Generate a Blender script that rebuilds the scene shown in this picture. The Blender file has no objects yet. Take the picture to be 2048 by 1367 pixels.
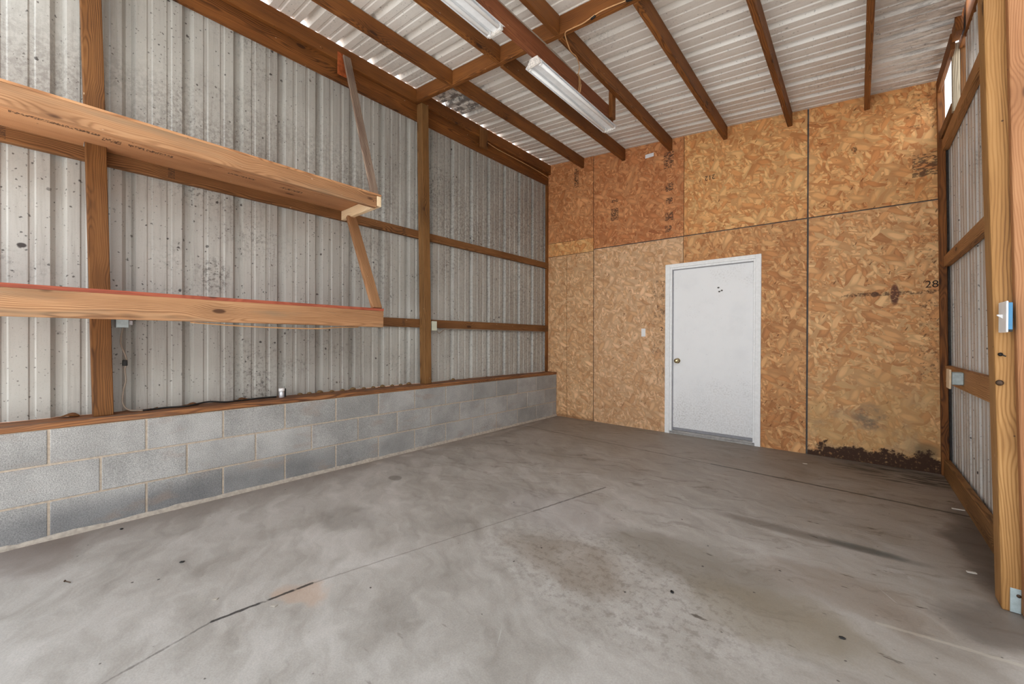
import bpy, bmesh, math, random
from mathutils import Vector, Matrix, noise as mnoise
random.seed(7)
S = bpy.context.scene
COL = S.collection

# ------------------------------------------------------------------ shader helpers
def lin(c):
    c = [x / 255.0 for x in c[:3]]
    return tuple([(x / 12.92 if x <= .04045 else ((x + .055) / 1.055) ** 2.4) for x in c] + [1.0])

class Sh:
    """small wrapper that writes node trees"""
    def __init__(s, name, rough=.6, metal=0.0, spec=.4):
        s.m = bpy.data.materials.new(name); s.m.use_nodes = True
        s.t = s.m.node_tree; s.t.nodes.clear()
        s.out = s.n('ShaderNodeOutputMaterial'); s.b = s.n('ShaderNodeBsdfPrincipled')
        s.t.links.new(s.b.outputs[0], s.out.inputs[0])
        s.b.inputs['Roughness'].default_value = rough; s.b.inputs['Metallic'].default_value = metal
        s.b.inputs['Specular IOR Level'].default_value = spec
    def n(s, ty, **k):
        nd = s.t.nodes.new(ty)
        for a, v in k.items(): setattr(nd, a, v)
        return nd
    def put(s, sock, v):
        if hasattr(v, 'is_output') or isinstance(v, bpy.types.NodeSocket): s.t.links.new(v, sock)
        else:
            if isinstance(v, (tuple, list)) and len(v) == 3 and sock.type == 'RGBA': v = tuple(v) + (1,)
            sock.default_value = v
    def math(s, op, a, b=0.0, c=None, clamp=False):
        nd = s.n('ShaderNodeMath', operation=op, use_clamp=clamp)
        s.put(nd.inputs[0], a); s.put(nd.inputs[1], b)
        if c is not None: s.put(nd.inputs[2], c)
        return nd.outputs[0]
    def vm(s, op, a, b=(0, 0, 0)):
        nd = s.n('ShaderNodeVectorMath', operation=op)
        s.put(nd.inputs[0], a)
        if op == 'SCALE': s.put(nd.inputs['Scale'], b)
        else: s.put(nd.inputs[1], b)
        return nd.outputs['Value'] if op in ('LENGTH', 'DOT_PRODUCT', 'DISTANCE') else nd.outputs[0]
    def co(s, kind='Object'): return s.n('ShaderNodeTexCoord').outputs[kind]
    def rnd(s): return s.n('ShaderNodeObjectInfo').outputs['Random']
    def island(s): return s.n('ShaderNodeNewGeometry').outputs['Random Per Island']
    def map(s, v, loc=(0, 0, 0), rot=(0, 0, 0), sc=(1, 1, 1)):
        for l, r, k in (((0, 0, 0), rot, (1, 1, 1)), (loc, (0, 0, 0), sc)):     # turn first, then stretch
            nd = s.n('ShaderNodeMapping'); s.put(nd.inputs[0], v)
            nd.inputs[1].default_value = l; nd.inputs[2].default_value = r; nd.inputs[3].default_value = k; v = nd.outputs[0]
        return v
    def noise(s, v, sc=5, det=4, ro=.55, dist=0, col=False):
        nd = s.n('ShaderNodeTexNoise'); s.put(nd.inputs['Vector'], v); nd.inputs['Scale'].default_value = sc
        nd.inputs['Detail'].default_value = det; nd.inputs['Roughness'].default_value = ro; nd.inputs['Distortion'].default_value = dist
        return nd.outputs['Color' if col else 'Fac']
    def vor(s, v, sc=5, out='Distance', feat='F1', rand=1.0):
        nd = s.n('ShaderNodeTexVoronoi', feature=feat); s.put(nd.inputs['Vector'], v)
        nd.inputs['Scale'].default_value = sc; nd.inputs['Randomness'].default_value = rand
        return nd.outputs[out]
    def sep(s, v):
        nd = s.n('ShaderNodeSeparateXYZ'); s.put(nd.inputs[0], v); return nd.outputs
    def comb(s, x=0., y=0., z=0.):
        nd = s.n('ShaderNodeCombineXYZ')
        for i, a in enumerate((x, y, z)): s.put(nd.inputs[i], a)
        return nd.outputs[0]
    def step(s, f, lo, hi, a=0.0, b=1.0):
        nd = s.n('ShaderNodeMapRange', interpolation_type='SMOOTHSTEP'); s.put(nd.inputs[0], f)
        for i, v in enumerate((lo, hi, a, b)): s.put(nd.inputs[i + 1], v)
        return nd.outputs[0]
    def ramp(s, f, stops, interp='LINEAR'):
        nd = s.n('ShaderNodeValToRGB'); s.put(nd.inputs[0], f); r = nd.color_ramp; r.interpolation = interp
        while len(r.elements) < len(stops): r.elements.new(.5)
        for e, (p, c) in zip(r.elements, stops): e.position = p; e.color = lin(c)
        return nd.outputs[0]
    def mix(s, f, a, b, mode='MIX'):
        nd = s.n('ShaderNodeMix', data_type='RGBA', blend_type=mode); s.put(nd.inputs[0], f)
        s.put(nd.inputs[6], a); s.put(nd.inputs[7], b)
        return nd.outputs[2]
    def val(s, c, f):   # multiply a colour by a scalar socket
        nd = s.n('ShaderNodeVectorMath', operation='SCALE'); s.put(nd.inputs[0], c); s.put(nd.inputs['Scale'], f)
        return nd.outputs[0]
    def bump(s, h, st=.3, d=.01):
        nd = s.n('ShaderNodeBump'); nd.inputs['Strength'].default_value = st; nd.inputs['Distance'].default_value = d
        s.put(nd.inputs['Height'], h); s.t.links.new(nd.outputs[0], s.b.inputs['Normal'])
    def color(s, c): s.put(s.b.inputs['Base Color'], c)
    # 2-D masks on a plane given by sockets u, v (metres)
    def blob(s, u, v, cu, cv, ru, rv, soft=.6, rot=0.0):
        du = s.math('SUBTRACT', u, cu); dv = s.math('SUBTRACT', v, cv)
        c, sn = math.cos(rot), math.sin(rot)
        a = s.math('DIVIDE', s.math('ADD', s.math('MULTIPLY', du, c), s.math('MULTIPLY', dv, sn)), ru)
        b = s.math('DIVIDE', s.math('SUBTRACT', s.math('MULTIPLY', dv, c), s.math('MULTIPLY', du, sn)), rv)
        r = s.math('ADD', s.math('MULTIPLY', a, a), s.math('MULTIPLY', b, b))
        return s.step(r, 1.0, 1.0 - soft)
    def seg(s, u, v, a, b, w, soft=.5):
        ax, ay = a; dx, dy = b[0] - ax, b[1] - ay; L2 = dx * dx + dy * dy
        pu = s.math('SUBTRACT', u, ax); pv = s.math('SUBTRACT', v, ay)
        t = s.math('DIVIDE', s.math('ADD', s.math('MULTIPLY', pu, dx), s.math('MULTIPLY', pv, dy)), L2, clamp=True)
        eu = s.math('SUBTRACT', pu, s.math('MULTIPLY', t, dx)); ev = s.math('SUBTRACT', pv, s.math('MULTIPLY', t, dy))
        d = s.math('SQRT', s.math('ADD', s.math('MULTIPLY', eu, eu), s.math('MULTIPLY', ev, ev)))
        return s.step(d, w, w * (1 - soft))

def plain(name, c, rough=.5, metal=0., var=.08, sc=30):
    s = Sh(name, rough, metal)
    n = s.noise(s.co(), sc, 4)
    s.color(s.val(lin(c)[:3], s.step(n, .25, .75, 1 - var, 1 + var))); s.bump(n, .06, .002)
    return s.m

def wood(name, light, mid, dark, knot=(58, 32, 16), grey=None, rings=1.0, rough=.65, stamp=None, rc=.46):
    """sawn lumber; grain runs along the local X of each board"""
    s = Sh(name, rough, 0, .3)
    r = s.rnd(); o = s.vm('SCALE', (17., 5., 9.), r)
    P = s.co(); Q = s.vm('ADD', P, o); x, y, z = s.sep(P)
    kd = s.vor(s.vm('MULTIPLY', Q, (2.3, 6.0, 6.0)), 1.0)           # knots
    kn = s.step(kd, .105, .065); near = s.step(kd, .42, .07)
    wob = s.noise(s.vm('MULTIPLY', Q, (1.3, 5, 5)), 1.0, 3, .5)
    cy = s.math('ADD', y, s.math('MULTIPLY', s.math('SUBTRACT', r, .5), .07))
    cz = s.math('ADD', z, s.math('MULTIPLY_ADD', r, .05, .03))
    rad = s.math('SQRT', s.math('ADD', s.math('MULTIPLY', cy, cy), s.math('MULTIPLY', cz, cz)))
    wob2 = s.noise(s.vm('MULTIPLY', Q, (2.5, 26, 26)), 1.0, 3, .6)
    rad = s.math('ADD', rad, s.math('MULTIPLY_ADD', wob, .075, s.math('MULTIPLY_ADD', near, .024, s.math('MULTIPLY', wob2, .010))))
    ring = s.math('MULTIPLY_ADD', s.math('SINE', s.math('MULTIPLY', rad, 760 * rings)), .5, .5)
    ring = s.math('MULTIPLY', s.math('POWER', ring, 2.2), s.step(s.noise(s.vm('MULTIPLY', Q, (.8, 14, 14)), 1.0, 3), .25, .7, .25, 1.0))
    fib = s.noise(s.vm('MULTIPLY', Q, (3, 150, 150)), 1.0, 3, .6)
    pat = s.noise(s.vm('MULTIPLY', Q, (1.4, 5, 5)), 1.0, 3, .6)
    f = s.math('ADD', s.math('MULTIPLY', ring, rc), s.math('MULTIPLY_ADD', fib, .38, s.math('MULTIPLY', pat, .60)))
    c = s.ramp(f, [(.30, light), (.58, mid), (.95, dark)])
    if grey:
        c = s.mix(s.step(s.noise(s.vm('MULTIPLY', Q, (1.2, 9, 9)), 1.0, 4), .5, .75, 0, .8), c, lin(grey))
    c = s.mix(kn, c, lin(knot)); c = s.mix(s.math('MULTIPLY', near, .35), c, lin(dark))
    # scuffs, nail dents and white flecks
    c = s.mix(s.step(s.vor(Q, 9.0), .045, .03, 0, .8), c, lin((48, 32, 22)))
    c = s.mix(s.step(s.vor(s.vm('MULTIPLY', Q, (6, 16, 16)), 1.0), .05, .03, 0, .55), c, lin((225, 205, 180)))
    if stamp: c = stamp(s, P, c)
    s.color(c); s.bump(s.math('ADD', s.math('MULTIPLY', ring, .5), fib), .22, .003)
    return s.m

def ink(s, u, v, box, sc, th=.5):
    """illegible printed marks inside a rectangle (u0,u1,v0,v1)"""
    a = s.math('MULTIPLY', s.math('GREATER_THAN', u, box[0]), s.math('LESS_THAN', u, box[1]))
    b = s.math('MULTIPLY', s.math('GREATER_THAN', v, box[2]), s.math('LESS_THAN', v, box[3]))
    n = s.noise(s.comb(s.math('MULTIPLY', u, sc[0]), s.math('MULTIPLY', v, sc[1]), box[0]), 1.0, 3, .7)
    return s.math('MULTIPLY', s.math('MULTIPLY', a, b), s.step(n, th, th + .05))

def osb(name, pale, mid, deep, marks=None, contrast=.72):
    s = Sh(name, .62, 0, .3)
    P = s.vm('ADD', s.co(), s.vm('SCALE', (23., 3., 11.), s.rnd()))
    W = s.vm('ADD', P, s.vm('SCALE', s.vm('SUBTRACT', s.noise(P, 7, 2, .5, col=True), (.5, .5, .5)), .05))
    x0, y0, z0 = s.sep(W)
    flat = s.comb(x0, z0, 0.)
    cur = None; edge = None
    for i, (ang, sc, st) in enumerate([(.2, 13, .30), (1.2, 15, .27), (2.25, 14, .33), (.75, 19, .30), (1.75, 21, .25), (2.8, 17, .36), (.45, 8.5, .40), (2.0, 9.5, .36)]):
        v = s.map(flat, loc=(i * 3.1, i * 1.7, 0), rot=(0, 0, ang), sc=(1, st, 1))
        nd = s.n('ShaderNodeTexVoronoi'); s.put(nd.inputs['Vector'], v); nd.inputs['Scale'].default_value = sc * 2.2
        h = s.sep(nd.outputs['Color'])
        val = s.math('MULTIPLY_ADD', h[1], .75, s.math('MULTIPLY', s.noise(s.map(v, sc=(60, 7, 1)), 2.0, 2), .3))
        e = s.step(nd.outputs['Distance'], .30, .62)
        if cur is None: cur, edge = val, e
        else:
            k = s.math('GREATER_THAN', h[0], .60 if i < 6 else .80)
            cur = s.math('ADD', s.math('MULTIPLY', cur, s.math('SUBTRACT', 1., k)), s.math('MULTIPLY', val, k))
            edge = s.math('ADD', s.math('MULTIPLY', edge, s.math('SUBTRACT', 1., k)), s.math('MULTIPLY', e, k))
    big = s.noise(P, 1.3, 3)
    f = s.math('MULTIPLY_ADD', s.math('SUBTRACT', big, .5), .35, cur)
    f = s.math('MULTIPLY_ADD', s.math('SUBTRACT', f, .52), contrast, .52)
    c = s.ramp(f, [(.12, deep), (.40, mid), (.66, pale), (.97, [min(255, int(q * 1.10 + 6)) for q in pale])])
    c = s.mix(s.math('MULTIPLY', edge, .30), c, lin([q * .55 for q in deep]))
    # dark slivers and pin holes
    v2 = s.map(flat, rot=(0, 0, .5), sc=(1, .28, 1))
    c = s.mix(s.step(s.vor(v2, 17), .10, .06, 0, .75), c, lin((96, 52, 22)))
    c = s.mix(s.step(s.vor(flat, 14), .06, .04, 0, .8), c, lin((60, 36, 20)))
    if marks:
        X = s.co(); q = s.sep(X); c = marks(s, q[0], q[2], c)
    s.color(c); s.bump(s.math('ADD', cur, s.math('MULTIPLY', edge, -.5)), .18, .004)
    return s.m

def sheet(name, base, tint, grime, along, dirt=1.0, spots=None):
    """painted ribbed steel, dusty and mould speckled; 'along' = axis index the ribs run along"""
    s = Sh(name, .42, .0, .5)
    P = s.co(); k = [7, 7, 7]; k[along] = .55
    st = s.noise(s.vm('MULTIPLY', P, tuple(k)), 1.0, 5, .65)
    k2 = [45, 45, 45]; k2[along] = 2.2
    st2 = s.noise(s.vm('MULTIPLY', P, tuple(k2)), 1.0, 4, .7)
    big = s.noise(P, .9, 4, .6)
    c = s.mix(s.step(big, .35, .65), lin(base), lin(tint))
    c = s.mix(s.step(s.math('ADD', s.math('MULTIPLY', st, .6), s.math('MULTIPLY', st2, .5)), .50, .80, 0, .55 * dirt), c, lin(grime))
    mould = s.math('MULTIPLY', s.step(s.noise(P, 1.5, 4, .6), .48, .72), s.step(s.noise(P, 38, 6, .82), .47, .66))
    c = s.mix(s.math('MULTIPLY', mould, .75 * dirt), c, lin((62, 56, 50)))
    fine = s.step(s.noise(P, 230, 2, .6), .60, .72, 0, .35 * dirt)
    c = s.mix(fine, c, lin(grime))
    w = s.vm('ADD', P, s.vm('SCALE', s.noise(P, 45, 3, col=True), .022))
    for sc, th, g in ((20, .13, .8), (8, .10, .9), (40, .17, .65), (12, .09, .85), (15, .10, .8)):
        gate = s.step(s.noise(P, 2.3 + sc * .05, 3), .40, .54)
        c = s.mix(s.math('MULTIPLY', s.step(s.vor(w, sc), th, th * .6, 0, g * dirt), gate), c, lin((52, 46, 42)))
    if spots: c = spots(s, P, c)
    s.color(c); s.bump(st2, .05, .002)
    return s.m

def block_mat():
    s = Sh('concrete_block', .9, 0, .2)
    P = s.co(); r = s.island()
    g = s.noise(P, 190, 3, .7); b = s.noise(P, 3.2, 4, .6); x, y, z = s.sep(P)
    c = s.ramp(g, [(.25, (116, 115, 114)), (.5, (164, 163, 161)), (.8, (206, 203, 199))])
    c = s.val(c, s.math('MULTIPLY_ADD', r, .26, .84))
    c = s.val(c, s.step(b, .3, .7, .80, 1.12))
    low = s.math('MULTIPLY', s.step(z, .24, .10), s.step(y, 3.4, .3))          # darker lowest course, strongest at the near end
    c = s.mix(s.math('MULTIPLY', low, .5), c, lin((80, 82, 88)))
    c = s.mix(s.step(s.noise(s.vm('MULTIPLY', P, (1, 2, 5)), 1.6, 4), .56, .72, 0, .35), c, lin((150, 128, 112)))
    c = s.mix(s.step(s.vor(P, 75), .10, .06, 0, .6), c, lin((40, 38, 36)))
    s.color(c); s.bump(g, .35, .004)
    return s.m

def concrete():
    s = Sh('floor_concrete', .58, 0, .35)
    P = s.co(); x, y, z = s.sep(P)
    W = s.vm('ADD', P, s.vm('SCALE', s.vm('SUBTRACT', s.noise(P, 3, 4, col=True), (.5, .5, .5)), .35))
    wx, wy, wz = s.sep(W)
    V = s.vm('ADD', P, s.vm('SCALE', s.vm('SUBTRACT', s.noise(P, 30, 3, col=True), (.5, .5, .5)), .014))
    vx, vy, vz = s.sep(V)
    big = s.noise(W, .75, 5, .6); medn = s.noise(W, 3.0, 5, .65); fine = s.noise(P, 150, 3, .7)
    swirl = s.noise(s.map(W, rot=(0, 0, .5), sc=(1.0, 3.2, 1)), 2.6, 5, .65)
    c = s.ramp(s.math('ADD', s.math('MULTIPLY', big, .45), s.math('ADD', s.math('MULTIPLY', swirl, .35), s.math('MULTIPLY', medn, .2))),
               [(.32, (128, 119, 110)), (.47, (160, 152, 143)), (.60, (183, 175, 167))])
    c = s.val(c, s.step(fine, .2, .8, .88, 1.12))
    # browner towards the back and the right
    br = s.math('MAXIMUM', s.math('MULTIPLY', s.step(wy, 2.4, 4.6), .50), s.math('MULTIPLY', s.step(wx, 2.2, 3.9), .45))
    c = s.mix(br, c, lin((124, 110, 96)))
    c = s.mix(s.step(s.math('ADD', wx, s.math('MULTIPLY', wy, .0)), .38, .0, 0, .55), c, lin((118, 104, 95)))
    # large soft stains
    T = lambda m, k, col: s.mix(s.math('MULTIPLY', m, k), c, lin(col))
    c = T(s.blob(wx, wy, 2.75, 2.15, .62, .30, .9), .60, (106, 94, 78))
    c = T(s.blob(wx, wy, 3.15, 1.95, .45, .26, .9), .55, (116, 101, 76))
    c = T(s.blob(wx, wy, 2.30, 1.75, .45, .22, .9), .45, (128, 110, 92))
    c = T(s.blob(wx, wy, 3.35, 2.35, .40, .22, .9), .35, (112, 90, 70))
    c = T(s.blob(wx, vy, 3.45, 2.90, .26, .06, .95), .75, (58, 62, 58))
    c = T(s.blob(wx, vy, 3.05, 2.88, .50, .07, .9), .55, (88, 76, 64))
    c = T(s.math('MULTIPLY', s.blob(wx, wy, 3.75, 4.70, .60, .34, .9), s.step(s.noise(s.vm('MULTIPLY', P, (1.2, 6, 1)), 4, 5), .42, .60)), .9, (38, 30, 25))
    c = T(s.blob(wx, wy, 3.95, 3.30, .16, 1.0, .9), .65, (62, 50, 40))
    c = T(s.blob(wx, wy, 3.82, 2.45, .2, .22, .9), .6, (70, 60, 52))
    c = T(s.blob(wx, wy, 0.15, -.05, .5, .22, .9), .45, (98, 80, 70))
    c = T(s.blob(vx, vy, .56, 1.85, .075, .055, .5), .55, (92, 84, 76))
    c = T(s.blob(wx, wy, .95, 1.25, .35, .18, .9), .35, (112, 104, 96))
    c = T(s.blob(wx, wy, 1.55, .78, .16, .07, .8), .45, (182, 146, 118))
    c = T(s.blob(wx, wy, 1.6, 3.2, .8, .35, .9), .30, (120, 108, 96))
    c = T(s.blob(wx, wy, 1.9, 2.2, .6, .35, .9), .25, (178, 170, 168))
    c = T(s.math('MULTIPLY', s.blob(wx, wy, 2.55, 1.75, .9, .5, .9), s.step(s.noise(P, 26, 5, .75), .48, .62)), .35, (84, 72, 60))
    c = T(s.math('MULTIPLY', s.step(wy, 1.0, 3.0), s.step(s.noise(s.map(W, rot=(0, 0, -.25), sc=(1.3, 9, 1)), 1.6, 5, .7), .52, .68)), .42, (86, 72, 58))
    # curing joint, saw line and hairline cracks
    c = T(s.seg(vx, vy, (-.2, 4.12), (4.1, 3.88), .010), .60, (58, 48, 40))
    c = T(s.seg(vx, vy, (2.4, 3.98), (4.1, 3.89), .015), .70, (42, 35, 30))
    c = T(s.math('MULTIPLY', s.seg(vx, vy, (1.56, .10), (1.47, .43), .007), s.step(s.noise(P, 22, 3), .35, .55, .3, 1)), .6, (72, 66, 60))
    c = T(s.math('MULTIPLY', s.seg(vx, vy, (1.47, .43), (1.51, .80), .010), s.step(s.noise(P, 14, 2), .30, .44)), .9, (40, 36, 33))
    c = T(s.seg(vx, vy, (1.51, .80), (1.80, 2.1), .006), .45, (96, 88, 80))
    c = T(s.seg(vx, vy, (1.80, 2.1), (1.95, 2.8), .009), .65, (66, 58, 52))
    c = T(s.seg(vx, vy, (3.48, 2.18), (3.95, 2.24), .012), .30, (190, 178, 160))
    # droppings, specks, chips, scratches
    d = s.noise(s.vm('MULTIPLY', P, (7, 22, 1)), 1.0, 3)
    c = s.mix(s.math('MULTIPLY', s.step(d, .67, .74), s.step(wx, 1.2, 3.6)), c, lin((72, 60, 50)))
    c = s.mix(s.step(s.vor(V, 8), .045, .02, 0, .8), c, lin((52, 44, 38)))
    c = s.mix(s.step(s.vor(s.vm('ADD', V, (3.3, 1.2, 0)), 5), .035, .02, 0, .9), c, lin((44, 38, 34)))
    sc = s.noise(s.map(P, rot=(0, 0, 1.0), sc=(2.2, 70, 1)), 1.0, 2)
    c = s.mix(s.math('MULTIPLY', s.step(sc, .72, .78), s.step(s.noise(P, 1.7, 3), .45, .6, 0, .45)), c, lin((205, 200, 194)))
    sc2 = s.noise(s.map(P, rot=(0, 0, -.5), sc=(2.6, 80, 1)), 1.0, 2)
    c = s.mix(s.math('MULTIPLY', s.step(sc2, .73, .79), .35), c, lin((205, 200, 194)))
    s.color(c); s.bump(s.math('ADD', fine, s.math('MULTIPLY', medn, .6)), .12, .003)
    s.put(s.b.inputs['Roughness'], s.step(medn, .3, .7, .45, .72))
    return s.m

# ------------------------------------------------------------------ materials
def stamp_deck(s, P, c):
    x, y, z = s.sep(P)
    for a, b, lo, hi in ((-.75, -.42, .032, .062), (-.41, -.33, .06, .11), (-.30, -.09, .062, .098), (.21, .38, .082, .108), (.55, .71, .085, .125)):
        c = s.mix(s.math('MULTIPLY', ink(s, x, y, (a, b, lo, hi), (110, 60), .46), .85), c, lin((44, 30, 26)))
    return c
def stamp_girt(s, P, c):
    x, y, z = s.sep(P)
    for a in (-2.385, -1.66, .2):
        c = s.mix(s.math('MULTIPLY', ink(s, x, z, (a, a + .035, -.03, .04), (60, 160), .47), .7), c, lin((60, 42, 32)))
    return c
M = {}
M['frame'] = wood('stained_framing_lumber', (158, 102, 50), (124, 75, 34), (80, 46, 20))
M['rim'] = wood('dark_eave_lumber', (154, 98, 46), (120, 72, 32), (76, 44, 18))
M['post'] = wood('orange_post_lumber', (140, 96, 52), (116, 75, 37), (76, 47, 23))
M['post2'] = wood('weathered_post_lumber', (160, 120, 76), (128, 90, 50), (80, 54, 30))
M['girt'] = wood('wall_girt_lumber', (150, 106, 66), (120, 80, 45), (78, 50, 27), stamp=stamp_girt)
M['lip'] = wood('pale_shelf_lumber', (190, 146, 106), (164, 119, 82), (118, 82, 54), grey=(130, 114, 92))
M['deck'] = wood('reddish_shelf_board', (206, 160, 116), (184, 132, 90), (136, 90, 58), stamp=stamp_deck)
M['cleat'] = wood('fresh_cut_pine', (246, 226, 192), (238, 210, 168), (212, 174, 130))
M['rededge'] = wood('red_edged_board', (176, 96, 70), (152, 76, 54), (108, 52, 38))
M['brace'] = wood('pine_brace', (180, 138, 100), (154, 112, 76), (112, 78, 52), grey=(136, 126, 112))
M['hanger'] = wood('weathered_strap', (186, 172, 154), (142, 120, 104), (88, 66, 58))
M['sill'] = wood('worn_sill_lumber', (166, 116, 74), (134, 88, 54), (86, 56, 38), grey=(118, 106, 94))
M['bigpost'] = wood('treated_timber', (184, 140, 88), (158, 114, 64), (112, 74, 40), rings=.9, rc=.36)
M['jamb'] = wood('pink_pine_board', (178, 130, 90), (158, 108, 70), (120, 78, 48), rings=1.25, rc=.26)
M['girt_light'] = wood('right_girt_lumber', (196, 148, 98), (168, 120, 74), (120, 80, 46))
M['hung'] = wood('red_brown_plank', (150, 94, 60), (122, 70, 42), (84, 46, 26))
M['greywood'] = wood('weathered_grey_stud', (198, 184, 160), (176, 160, 136), (132, 118, 98))

def marks_u1(s, x, z, c):
    return s.mix(s.math('MULTIPLY', ink(s, x, z, (.29, .36, 3.33, 3.60), (60, 55), .46), .8), c, lin((50, 38, 30)))
def marks_u2(s, x, z, c):
    for b in ((.88, .97, 2.98, 3.02), (.87, .98, 2.74, 2.90), (1.58, 1.70, 3.24, 3.44), (1.60, 1.70, 2.96, 3.06), (1.61, 1.69, 2.80, 2.88), (1.60, 1.70, 2.60, 2.70), (1.60, 1.68, 2.46, 2.54)):
        c = s.mix(s.math('MULTIPLY', ink(s, x, z, b, (50, 70), .46), .8), c, lin((52, 38, 34)))
    return c
def marks_u4(s, x, z, c):
    c = s.mix(s.math('MULTIPLY', ink(s, x, z, (3.76, 3.92, 2.56, 2.76), (26, 60), .48), .75), c, lin((62, 46, 36)))
    c = s.mix(s.math('MULTIPLY', ink(s, x, z, (3.72, 3.92, 2.98, 3.30), (24, 40), .56), .6), c, lin((96, 62, 36)))
    c = s.mix(s.math('MULTIPLY', s.blob(x, z, 3.37, 2.93, .026, .04, .8), s.step(s.noise(s.co(), 40, 3), .40, .55)), c, lin((70, 46, 28)))
    return c
def marks_p3(s, x, z, c):
    P = s.co()
    for zz in (1.75, 1.45, 1.05, .70):
        c = s.mix(s.math('MULTIPLY', ink(s, x, z, (1.44, 1.60, zz - .12, zz + .13), (40, 24), .54), .6), c, lin((104, 84, 66)))
    pale = s.step(z, .7, 1.8)
    return s.mix(s.math('MULTIPLY', s.math('SUBTRACT', 1., pale), .12), c, lin((214, 172, 132)))
def marks_p5(s, x, z, c):
    P = s.co(); n = s.noise(P, 9, 5, .7); n2 = s.noise(P, 34, 4, .7); n3 = s.noise(P, 2.4, 4, .6)
    # yellow-grey weathering of the lower half
    c = s.mix(s.math('MULTIPLY', s.step(z, 1.5, .3), s.step(n3, .4, .62, .1, .55)), c, lin((196, 158, 104)))
    c = s.mix(s.math('MULTIPLY', s.step(z, 1.2, .1), s.step(s.noise(P, 3.6, 4), .52, .66, 0, .5)), c, lin((172, 148, 116)))
    c = s.mix(s.math('MULTIPLY', s.blob(x, z, 3.50, .42, .15, .16, .9), s.step(n, .4, .6, .2, .8)), c, lin((120, 108, 92)))
    c = s.mix(s.math('MULTIPLY', s.blob(x, z, 3.86, .18, .10, .09, .9), .7), c, lin((110, 96, 70)))
    # horizontal water line with a blotch
    ln = s.math('MULTIPLY', s.seg(s.math('ADD', x, 0.), s.math('ADD', z, s.math('MULTIPLY', n2, .02)), (3.30, 1.575), (3.95, 1.57), .022), s.step(n2, .42, .58))
    c = s.mix(s.math('MULTIPLY', ln, .8), c, lin((70, 44, 30)))
    c = s.mix(s.math('MULTIPLY', s.blob(x, z, 3.655, 1.55, .035, .11, .6), s.step(n2, .3, .5)), c, lin((104, 66, 48)))
    c = s.mix(s.math('MULTIPLY', s.blob(x, z, 3.52, 1.56, .03, .03, .6), .8), c, lin((80, 52, 36)))
    # print down the right edge
    c = s.mix(s.math('MULTIPLY', ink(s, x, z, (3.81, 3.93, .80, 1.50), (34, 42), .57), .6), c, lin((84, 56, 38)))
    c = s.mix(s.math('MULTIPLY', ink(s, x, z, (3.81, 3.92, 1.70, 2.05), (34, 42), .58), .55), c, lin((96, 64, 42)))
    # rotten foot
    hgt = s.math('MULTIPLY_ADD', s.math('POWER', n, 1.6), .36, s.math('MULTIPLY', s.step(x, 3.0, 3.5), .05))
    hgt = s.math('MULTIPLY', hgt, s.step(x, 3.03, 3.16, .55, 1.0))
    rot = s.step(s.math('SUBTRACT', s.math('MULTIPLY_ADD', n2, .05, hgt), z), .035, .075)
    c = s.mix(s.math('MULTIPLY', rot, s.step(n2, .28, .46, .25, 1)), c, lin((36, 22, 15)))
    c = s.mix(s.step(s.math('SUBTRACT', hgt, z), .0, .06, 0, .35), c, lin((96, 60, 34)))
    return c
def marks_foot(s, x, z, c):
    n = s.noise(s.co(), 14, 4)
    return s.mix(s.math('MULTIPLY', s.step(s.math('SUBTRACT', s.math('MULTIPLY', n, .16), z), .02, .06), .5), c, lin((122, 80, 50)))
OSB = {
    'u1': osb('osb_red_top_left', (214, 152, 102), (200, 132, 82), (166, 100, 58), marks_u1),
    'u2': osb('osb_red_top', (212, 148, 98), (196, 126, 78), (160, 92, 54), marks_u2),
    'u3': osb('osb_amber_top', (232, 180, 120), (220, 154, 94), (186, 116, 64)),
    'u4': osb('osb_amber_top_right', (232, 178, 118), (218, 150, 90), (184, 112, 62), marks_u4),
    'strip': osb('osb_filler_strip', (232, 180, 120), (220, 154, 94), (186, 116, 64)),
    'p1': osb('osb_faded_left', (226, 184, 140), (212, 164, 118), (184, 132, 90), marks_foot),
    'p3': osb('osb_faded', (226, 186, 146), (214, 168, 124), (186, 134, 92), marks_p3),
    'p4': osb('osb_over_door', (220, 168, 114), (206, 144, 90), (168, 106, 62)),
    'p5': osb('osb_stained_right', (236, 188, 134), (222, 162, 106), (188, 122, 74), marks_p5),
}
def spots_left(s, P, c):
    x, y, z = s.sep(P)
    n = s.noise(P, 34, 6, .82); n1 = s.noise(P, 2.0, 3)
    # mould above the upper girt and towards the back
    m = s.math('MULTIPLY', s.math('MULTIPLY', s.step(z, 2.2, 2.45), s.step(z, 3.3, 2.5)), s.step(n, .42, .58))
    c = s.mix(s.math('MULTIPLY', m, s.step(n1, .35, .6, .10, .48)), c, lin((92, 84, 78)))
    m2 = s.math('MULTIPLY', s.step(y, 2.2, 4.4), s.step(n, .46, .60))
    c = s.mix(s.math('MULTIPLY', m2, .42), c, lin((84, 80, 76)))
    c = s.mix(s.math('MULTIPLY', s.blob(y, z, .80, 1.60, .14, .17, .95), s.step(n, .47, .60, 0, .8)), c, lin((84, 80, 74)))
    c = s.mix(s.math('MULTIPLY', s.blob(y, z, -.10, 1.66, .022, .016, .6), 1.), c, lin((58, 50, 46)))
    return c
M['metal_left'] = sheet('ribbed_steel_left', (186, 185, 179), (172, 170, 164), (118, 108, 100), 2, 1.0, spots_left)
M['metal_right'] = sheet('ribbed_steel_right', (208, 206, 202), (200, 196, 190), (146, 122, 104), 2, 1.2)
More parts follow.
